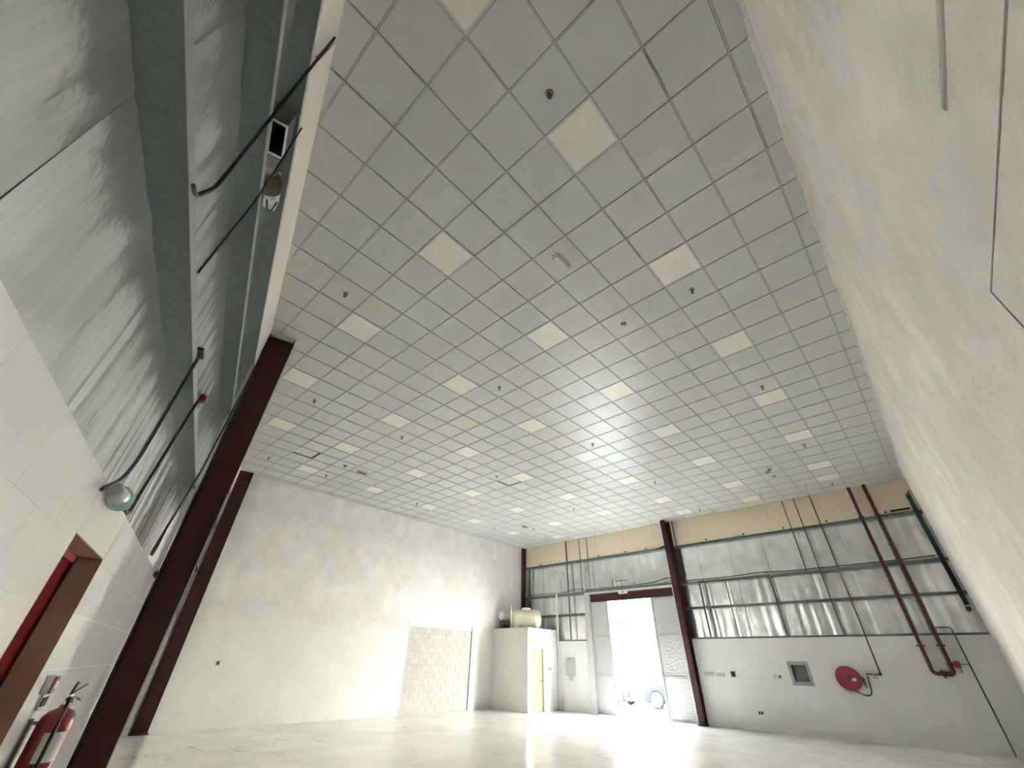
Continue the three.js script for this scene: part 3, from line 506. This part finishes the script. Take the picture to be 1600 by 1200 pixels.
// ------------------------------------------------------------ things on the door wall
const onD = (name, label, cat, x, y, g, dz = 0.001) => thing(name, label, cat, [x, y, ZD + dz], 0, g);
{
  const e = onD('distribution_board', 'grey electrical distribution board between corner room and doorway', 'electrical panel', -11.39, 1.17);
  mesh('cabinet', rbx(-0.21, 0.21, 0, 0.61, 0, 0.1, 0.01), mat.greyBox, e); const dr = mesh('door', rbx(-0.195, 0.195, 0.015, 0.595, 0.098, 0.112, 0.005), mat.greyBox, e); mesh('lock', cyl(0.016, V(-0.17, 0.34, 0.11), V(-0.17, 0.34, 0.125)), mat.black, dr); mesh('nameplate', bx(-0.04, 0.06, 0.545, 0.575, 0.112, 0.114), mat.darkGrey, dr);
  mesh('lower_box', rbx(-0.1, 0.08, -0.17, 0.0, 0, 0.06, 0.006), mat.greyBox, e);
  function socket(label, x, y, w = 0.085, col = mat.white, deep = 0.012) { const t = onD('wall_socket', label, 'socket', x, y, 'sockets on the door wall'); mesh('plate', rbx(-w / 2, w / 2, -0.043, 0.043, 0, deep, 0.004), mat.grey, t); mesh('insert', bx(-w / 2 + 0.018, w / 2 - 0.018, -0.025, 0.025, deep, deep + 0.003), col, t); }
  socket('leftmost of three small sockets in a row by the brown column', -5.86, 1.36); socket('middle of three small sockets in a row by the brown column', -5.755, 1.365); socket('right of three small sockets in a row by the brown column', -5.65, 1.368);
  socket('small socket left of the dark square one', -5.455, 1.356); socket('dark edged socket right of the small one', -5.33, 1.358, 0.12, mat.white, 0.03);
  const iso = onD('isolator_switch', 'black rotary isolator between the sockets and the window', 'switch', -4.965, 1.385); mesh('box', rbx(-0.06, 0.06, -0.075, 0.075, 0, 0.07, 0.008), mat.darkGrey, iso); mesh('knob', cyl(0.03, V(0, 0, 0.07), V(0, 0, 0.095)), mat.black, iso);
  socket('pale blank plate left of the window', -3.76, 1.351); socket('grey socket just left of the small window', -3.62, 1.355, 0.09, mat.darkGrey);
  socket('left of two low dark sockets near the floor', -4.468, 0.435, 0.07, mat.black); socket('right of two low dark sockets near the floor', -4.383, 0.44, 0.07, mat.black);
  // on the corner room and end wall
  const s1 = thing('light_switch', 'left of two switches beside the cream door', 'switch', [-12.054, 1.37, -14.33], Math.PI / 2, 'switches by the cream door'); mesh('plate', rbx(-0.045, 0.045, -0.045, 0.045, 0, 0.012, 0.004), mat.grey, s1); mesh('rocker', bx(-0.02, 0.02, -0.02, 0.02, 0.012, 0.016), mat.darkGrey, s1);
  const s2 = s1.clone(); s2.name = numbered('light_switch'); s2.position.z = -14.45; s2.userData = { ...s1.userData, label: 'right of two switches beside the cream door' }; scene.add(s2);
  const s3 = thing('wall_socket', 'lone grey socket on the white end wall near the corner column', 'socket', [XB + 0.013, 1.376, -2.59], Math.PI / 2); mesh('plate', rbx(-0.05, 0.05, -0.05, 0.05, 0, 0.014, 0.004), mat.grey, s3); mesh('insert', bx(-0.03, 0.03, -0.03, 0.03, 0.014, 0.017), mat.darkGrey, s3);

  // exit sign with its T bracket
  const x = onD('exit_sign', 'green and white exit sign over the doorway', 'sign', -8.5, 3.95, undefined, 0.16);
  mesh('panel', rbx(-0.2, 0.2, 0, 0.12, 0, 0.04, 0.006), mat.white, x);
  const cv = document.createElement('canvas'); cv.width = 256; cv.height = 76; const cx = cv.getContext('2d'); cx.fillStyle = '#e9efe6'; cx.fillRect(0, 0, 256, 76); cx.fillStyle = '#1f7a4a'; cx.font = 'bold 58px sans-serif'; cx.textAlign = 'center'; cx.fillText('EXIT', 128, 60);
  const ct = new THREE.CanvasTexture(cv); ct.colorSpace = THREE.SRGBColorSpace; const face = new THREE.PlaneGeometry(0.38, 0.11); face.translate(0, 0.06, 0.0415); mesh('lettering', face, M({ map: ct, roughness: 0.5 }), x);
  const tb = onD('rod_bracket', 'dark T shaped bracket standing above the exit sign', 'bracket', -8.5, 4.07, undefined, 0.16); mesh('stem', cyl(0.014, V(0, 0, 0), V(0, 0.44, 0)), mat.darkGrey, tb); mesh('arm', cyl(0.014, V(-0.28, 0.36, 0), V(0.28, 0.36, 0)), mat.darkGrey, tb);
  single('conduit_stub', pipe([V(-9.0, 4.21, ZD + 0.05), V(-9.0, 4.50, ZD + 0.05)], 0.014), mat.darkGrey, 'short dark conduit stub on the rail left of the exit sign', 'conduit');
  single('cable', pipe([V(-10.3, 4.23, ZD + 0.10), V(-9.4, 4.24, ZD + 0.10), V(-8.2, 4.22, ZD + 0.10), V(-7.2, 4.25, ZD + 0.10), V(-6.6, 4.36, ZD + 0.10), V(-6.3, 4.35, ZD + 0.10)], 0.018, 0.4, 6), mat.darkGrey, 'dark cable lying along the rail above the doorway', 'cable');
  single('cable', pipe([V(-13.8, 4.22, ZD + 0.13), V(-12.4, 4.21, ZD + 0.13), V(-11.4, 4.20, ZD + 0.13), V(-10.9, 4.30, ZD + 0.13), V(-10.4, 4.28, ZD + 0.13)], 0.016, 0.3, 6), mat.darkGrey, 'dark cable along the girt above the corner room', 'cable');
  single('cable', pipe([V(-6.1, 4.22, ZD + 0.02), V(-4.2, 4.21, ZD + 0.03), V(-3.3, 4.26, ZD + 0.03), V(-2.6, 4.21, ZD + 0.03), V(0.2, 4.21, ZD + 0.03), V(1.2, 4.24, ZD + 0.02)], 0.016, 0.4, 6), mat.black, 'black cable along the girt right of the brown column', 'cable');

  const up = (label, x0, y0, y1, r, mt, x1 = x0, z = 0.045) => single('conduit_pipe', pipe([V(x0, y0, ZD + z), V(x1, y1, ZD + z)], r), mt, label, 'conduit');
  up('thick grey green conduit from ceiling to wall top beside the corner room', -11.26, 2.39, H, 0.035, mat.galv, -11.31);
  up('thin grey conduit above the left door post, left of two', -10.55, 4.15, H, 0.018, mat.galv); up('thin grey conduit above the left door post, right of two', -10.13, 4.15, H, 0.018, mat.galv);
  up('left of two thick short conduits right of the brown column', -5.41, 2.40, 4.16, 0.026, mat.teal); up('right of two thick short conduits right of the brown column', -5.21, 2.40, 4.16, 0.022, mat.galv);
  up('third short conduit from the brown column', -4.49, 2.40, 4.10, 0.016, mat.darkGreen); up('short conduit ending above the small window', -3.05, 2.40, 4.13, 0.017, mat.darkGreen);
  up('thin conduit from ceiling ending at the upper girt', -1.95, 4.13, H, 0.014, mat.darkGreen); up('thin conduit from ceiling down to the wall top near the hose reel', -1.59, 2.40, H, 0.014, mat.darkGreen);
  up('vertical conduit beside the brown column at the cream band', -5.98, 4.4, H, 0.02, mat.darkGrey);

  // fire hose reel and its supply
  const r = onD('hose_reel', 'red fire hose reel on the door wall', 'hose reel', -1.86, 1.375);
  { const disc = lathe([[0.001, 0.16], [0.22, 0.16], [0.275, 0.168], [0.285, 0.178], [0.285, 0.19], [0.265, 0.192], [0.2, 0.184], [0.1, 0.182], [0.085, 0.195], [0.001, 0.2]], 44); disc.rotateX(Math.PI / 2); mesh('front_disc', disc, mat.reelRed, r);
    const back = lathe([[0.001, 0.05], [0.27, 0.05], [0.285, 0.058], [0.285, 0.07], [0.001, 0.07]], 44); back.rotateX(Math.PI / 2); mesh('back_disc', back, mat.reelRed, r);
    const coil = []; for (const [q, z] of [[0.2, 0.085], [0.2, 0.115], [0.2, 0.145], [0.23, 0.1], [0.23, 0.13]]) { const g = new THREE.TorusGeometry(q, 0.016, 8, 36); g.translate(0, 0, z); coil.push(g); } mesh('hose_coil', coil, mat.black, r);
    const hub = new THREE.TorusGeometry(0.05, 0.012, 8, 24); hub.translate(0, 0, 0.2); mesh('hub', [hub, cyl(0.02, V(0, 0, 0.05), V(0, 0, 0.215)), bx(-0.05, 0.05, -0.006, 0.006, 0.195, 0.205), bx(-0.006, 0.006, -0.05, 0.05, 0.195, 0.205)], mat.darkGrey, r);
    mesh('label', bx(0.07, 0.185, -0.06, 0.01, 0.187, 0.19), mat.paper, r); mesh('wall_bracket', [bx(-0.05, 0.05, -0.12, 0.12, 0, 0.012), cyl(0.025, V(0, 0, 0), V(0, 0, 0.06))], mat.reelRed, r);
    mesh('nozzle', [cyl(0.03, V(0.32, 0.02, 0.08), V(0.33, -0.14, 0.08), 0.022), cyl(0.014, V(0.33, -0.14, 0.08), V(0.34, -0.22, 0.08))], mat.reelRed, r);
    mesh('hose', pipe([V(0.05, -0.27, 0.1), V(0.16, -0.34, 0.09), V(0.28, -0.38, 0.08), V(0.39, -0.35, 0.07), V(0.42, -0.24, 0.06), V(0.43, -0.08, 0.06), V(0.44, 0.055, 0.06)], 0.015, 0.1, 8), mat.black, r);
    const s = onD('hose_supply_pipe', 'thin dark red pipe feeding the hose reel from the ceiling', 'pipe', -1.10, 1.48); mesh('riser', pipe([V(0, H - 1.48, 0.07), V(0, 0, 0.07), V(-0.12, 0, 0.07), V(-0.31, 0.0, 0.07)], 0.017, 0.05, 8), mat.redPipe, s); mesh('elbow', [cyl(0.026, V(0, 0.06, 0.07), V(0, -0.02, 0.07)), cyl(0.026, V(0.02, 0, 0.07), V(-0.06, 0, 0.07)), cyl(0.024, V(-0.27, 0, 0.07), V(-0.33, 0, 0.07))], mat.darkGrey, s);
    mesh('valve', [cyl(0.03, V(-0.1, 0, 0.07), V(-0.18, 0, 0.07)), cyl(0.012, V(-0.14, 0, 0.07), V(-0.14, -0.08, 0.07)), bx(-0.2, -0.12, -0.085, -0.07, 0.06, 0.08)], mat.steel, s); const ga = cyl(0.05, V(-0.17, 0.08, 0.08), V(-0.17, 0.08, 0.11)); mesh('gauge', [ga, cyl(0.01, V(-0.17, 0, 0.09), V(-0.17, 0.05, 0.09))], mat.whiteGloss, s); }
  // red sprinkler risers joined by a U
  const q = onD('sprinkler_riser', 'pair of dark red sprinkler pipes joined by a U bend', 'pipe', 0.0, 1.53);
  mesh('pipe', pipe([V(0, H - 1.53, 0.12), V(0, 0.0, 0.12), V(0.20, 0.0, 0.12)], 0.045, 0.16, 14), mat.redPipe, q); mesh('pipe', pipe([V(0.40, H - 1.53, 0.12), V(0.40, 0.0, 0.12), V(0.20, 0.0, 0.12)], 0.05, 0.16, 14), mat.redPipe, q);
  mesh('coupling', cyl(0.065, V(0.17, 0.0, 0.12), V(0.23, 0.0, 0.12), 0.065, 18), mat.redPipe, q); mesh('coupling', cyl(0.065, V(0.40, 0.17, 0.12), V(0.40, 0.23, 0.12), 0.065, 18), mat.redPipe, q);
  for (const px of [0, 0.4]) { mesh('pipe_clamp', [bx(px - 0.09, px + 0.09, 0.58, 0.62, 0.1, 0.13), bx(px - 0.09, px - 0.075, 0.59, 0.61, 0, 0.13), bx(px + 0.075, px + 0.09, 0.59, 0.61, 0, 0.13)], mat.redPipe, q); mesh('pipe_clamp', [bx(px - 0.07, px + 0.07, 3.93, 3.97, 0.06, 0.17)], mat.redPipe, q); }
  mesh('flow_switch', [rbx(0.47, 0.60, 0.13, 0.27, 0.06, 0.17, 0.02), cyl(0.02, V(0.43, 0.2, 0.12), V(0.48, 0.2, 0.12))], mat.red, q); mesh('drain_tail', pipe([V(0.55, 0.13, 0.12), V(0.56, 0.02, 0.12)], 0.009), mat.red, q);
  mesh('bleed_valve', [cyl(0.018, V(0.19, -0.05, 0.12), V(0.2, -0.1, 0.12)), cyl(0.015, V(0.17, 0.05, 0.12), V(0.17, 0.09, 0.12))], mat.darkGrey, q);
  single('conduit_pipe', pipe([V(0.45, 2.535, ZD + 0.08), V(0.765, 2.53, ZD + 0.05), V(0.765, 0.02, ZD + 0.05)], 0.014, 0.06), mat.darkGreen, 'dark conduit from the red riser down to the floor by the right wall', 'conduit');
  single('conduit_pipe', pipe([V(0.605, 1.735, ZD + 0.07), V(0.748, 1.74, ZD + 0.05)], 0.008), mat.darkGreen, 'thin lead from the red flow switch to the conduit', 'conduit');
  // teal trunking next to the right wall, brace
  const tt = onD('cable_trunking', 'teal green upright trunking beside the right wall', 'trunking', 1.28, 3.02); mesh('channel', [bx(-0.04, 0.07, 0, 2.95, 0.012, 0.02), bx(-0.04, -0.032, 0, 2.95, 0.012, 0.08), bx(0.062, 0.07, 0, 2.95, 0.012, 0.08)], mat.teal, tt); mesh('end_tab', bx(-0.05, 0.05, -0.14, -0.04, 0.012, 0.04), mat.teal, tt); mesh('top_hook', pipe([V(0.03, 2.9, 0.05), V(0.03, 3.0, 0.05), V(0.1, 3.02, 0.05)], 0.012, 0.03, 6), mat.teal, tt);
  const br = onD('angle_brace', 'brown angle brace at the right end of the top girt', 'brace', 0.95, 5.53); mesh('angle', [bx(-0.22, 0.25, 0, 0.05, 0.02, 0.03), bx(-0.22, 0.25, 0, 0.008, 0.02, 0.08)], mat.oxide, br);
  const br2 = onD('angle_brace', 'brown angle brace left of the brown door column', 'brace', -6.55, 5.5); { const g = bx(-0.25, 0.22, 0, 0.05, 0.02, 0.03); g.rotateZ(0.25); mesh('angle', g, mat.oxide, br2); }
  // loose hanger wires below the ceiling
  [[-12.3, -13.3, 'far left, above the corner room'], [-11.24, -13.3, 'left of the thick conduit'], [-10.11, -13.55, 'over the left door post'], [-8.78, -13.55, 'over the left door leaf'], [-7.47, -13.52, 'over the doorway'], [-6.26, -13.6, 'left of the door column'], [-4.91, -13.56, 'right of the door column'], [-2.26, -13.57, 'left of the two thin conduits'], [-0.96, -13.65, 'above the hose supply pipe']].forEach(([x, z, l], i) => {
    single('hanger_wire', pipe([V(x, H, z), V(x + 0.004, 5.9, z + 0.004), V(x - 0.01, i === 8 ? 6.1 : 5.43, z)], 0.0045, 0.1, 5), mat.grey, 'thin wire hanging from the ceiling ' + l, 'wire', [0, 0, 0], 0, 'hanger wires before the door wall');
  });
}

// ------------------------------------------------------------ outside
{
  const f = thing('street_building', 'sunlit white building across the street', 'building', [0, -0.03, -25]);
  mesh('wall', [bx(-45, -15.35, 0, 3.75, -0.3, 0), bx(-13.85, 30, 0, 3.95, -0.3, 0), bx(-15.35, -13.85, 2.30, 3.75, -0.3, 0)], mat.facade, f);
  mesh('upper_storey', bx(-45, 30, 3.5, 10.5, -3.3, -1.6), mat.facade, f); mesh('roof_deck', bx(-45, 30, 3.6, 3.74, -1.6, -0.3), mat.facade, f);
  mesh('lintel_line', bx(-15.4, -13.82, 2.26, 2.32, 0, 0.05), mat.black, f);
  mesh('gate_panel', bx(-15.35, -13.85, 0, 2.27, -0.12, -0.08), mat.facade, f);
  mesh('pilaster', bx(-13.80, -13.60, 0, 3.95, 0, 0.06), mat.facade, f);
  mesh('kerb_base', bx(-45, 30, 0, 0.12, 0, 0.4), mat.asphalt, f);
  for (let i = 0; i < 7; i++) mesh('eave_rib', bx(-15.6 + i * 0.25, -15.48 + i * 0.25, 3.75, 3.93, -0.2, 0.12), M({ color: C(0.10, 0.07, 0.025), roughness: 0.9 }), f);
  mesh('eave', bx(-15.7, -13.85, 3.92, 3.96, -0.3, 0.25), mat.facade, f);
  const kb = mesh('kerb', bx(-45, 30, -0.03, 0.06, -22.2, -22.0), mat.facade, scene); kb.userData = { kind: 'structure', label: 'pale kerb along the far side of the street', category: 'kerb' };
}
function car(label, x, z, turn, paint) { // nose towards local -x, near side at local z = 0
  const t = thing('parked_car', label, 'car', [x, -0.03, z], turn);
  const body = new THREE.Shape(); body.moveTo(0.02, 0.24); body.lineTo(0.0, 0.45); body.quadraticCurveTo(0.02, 0.64, 0.14, 0.70); body.quadraticCurveTo(0.6, 0.84, 1.15, 0.92); body.lineTo(3.7, 0.98); body.quadraticCurveTo(4.25, 0.98, 4.33, 0.88); body.lineTo(4.36, 0.35); body.lineTo(4.3, 0.24); body.lineTo(3.75, 0.24); body.absarc(3.4, 0.31, 0.36, -0.2, Math.PI + 0.2, false); body.lineTo(0.95, 0.24); body.absarc(0.58, 0.31, 0.36, -0.2, Math.PI + 0.2, false); body.lineTo(0.02, 0.24);
  const g = new THREE.ExtrudeGeometry(body, { depth: 1.6, bevelEnabled: true, bevelSize: 0.05, bevelThickness: 0.07, bevelSegments: 4 }); g.translate(0, 0, -1.67); mesh('body', g, paint, t);
  const cab = new THREE.Shape([[1.1, 0.93], [1.85, 1.40], [3.3, 1.43], [4.05, 0.98]].map(p => new THREE.Vector2(...p))); const cg = new THREE.ExtrudeGeometry(cab, { depth: 1.3, bevelEnabled: true, bevelSize: 0.04, bevelThickness: 0.05, bevelSegments: 3 }); cg.translate(0, 0, -1.52); mesh('glasshouse', cg, P({ color: C(0.03, 0.035, 0.04), roughness: 0.1, clearcoat: 1 }), t);
  mesh('roof', rbx(1.8, 3.35, 1.42, 1.47, -1.5, -0.22, 0.02), paint, t);
  for (const wx of [0.58, 3.4]) for (const wz of [-0.02, -1.65]) {
    const s = wz > -1 ? 1 : -1; const w = new THREE.Group(); w.name = 'wheel'; w.position.set(wx, 0.315, wz); t.add(w);
    const ty = lathe([[0.215, -0.1], [0.29, -0.1], [0.312, -0.07], [0.315, 0.0], [0.312, 0.04], [0.29, 0.06], [0.215, 0.06]], 36); ty.rotateX(Math.PI / 2 * s); mesh('tyre', ty, mat.black, w);
    const rs = new THREE.Shape(); rs.absarc(0, 0, 0.22, 0, Math.PI * 2, false); for (let i = 0; i < 6; i++) { const a = i / 6 * Math.PI * 2 + 0.5, h = new THREE.Path(); h.absellipse(Math.cos(a) * 0.14, Math.sin(a) * 0.14, 0.035, 0.045, 0, Math.PI * 2, true, a); rs.holes.push(h); }
    const rg = new THREE.ExtrudeGeometry(rs, { depth: 0.03, bevelEnabled: false, curveSegments: 20 }); rg.translate(0, 0, s > 0 ? 0.02 : -0.05); mesh('rim', rg, mat.chrome, w); mesh('brake', cyl(0.2, V(0, 0, -0.03 * s), V(0, 0, -0.01 * s), 0.2, 24), mat.darkGrey, w);
  }
  mesh('grille', rbx(-0.075, -0.02, 0.34, 0.58, -1.25, -0.35, 0.02), mat.black, t); mesh('number_plate', bx(-0.085, -0.075, 0.40, 0.50, -1.06, -0.54), mat.paper, t);
  for (const z0 of [-1.6, -0.28]) mesh('headlamp', rbx(-0.03, 0.2, 0.6, 0.7, z0, z0 + 0.3, 0.03), mat.chrome, t);
  mesh('bumper_line', rbx(-0.07, 0.0, 0.24, 0.32, -1.6, -0.06, 0.02), mat.darkGrey, t);
  mesh('mirror', rbx(1.32, 1.48, 0.95, 1.08, -0.02, 0.16, 0.03), paint, t);
}
car('dark blue car parked outside at the right of the doorway', -10.70, -19.66, 0, P({ color: C(0.003, 0.006, 0.011), metalness: 0.0, roughness: 0.6 }));
car('nose of a dark grey car just left in the doorway', -11.58, -20.95, Math.PI, P({ color: C(0.005, 0.005, 0.006), metalness: 0.0, roughness: 0.6 }));

renderer.render(scene, camera);
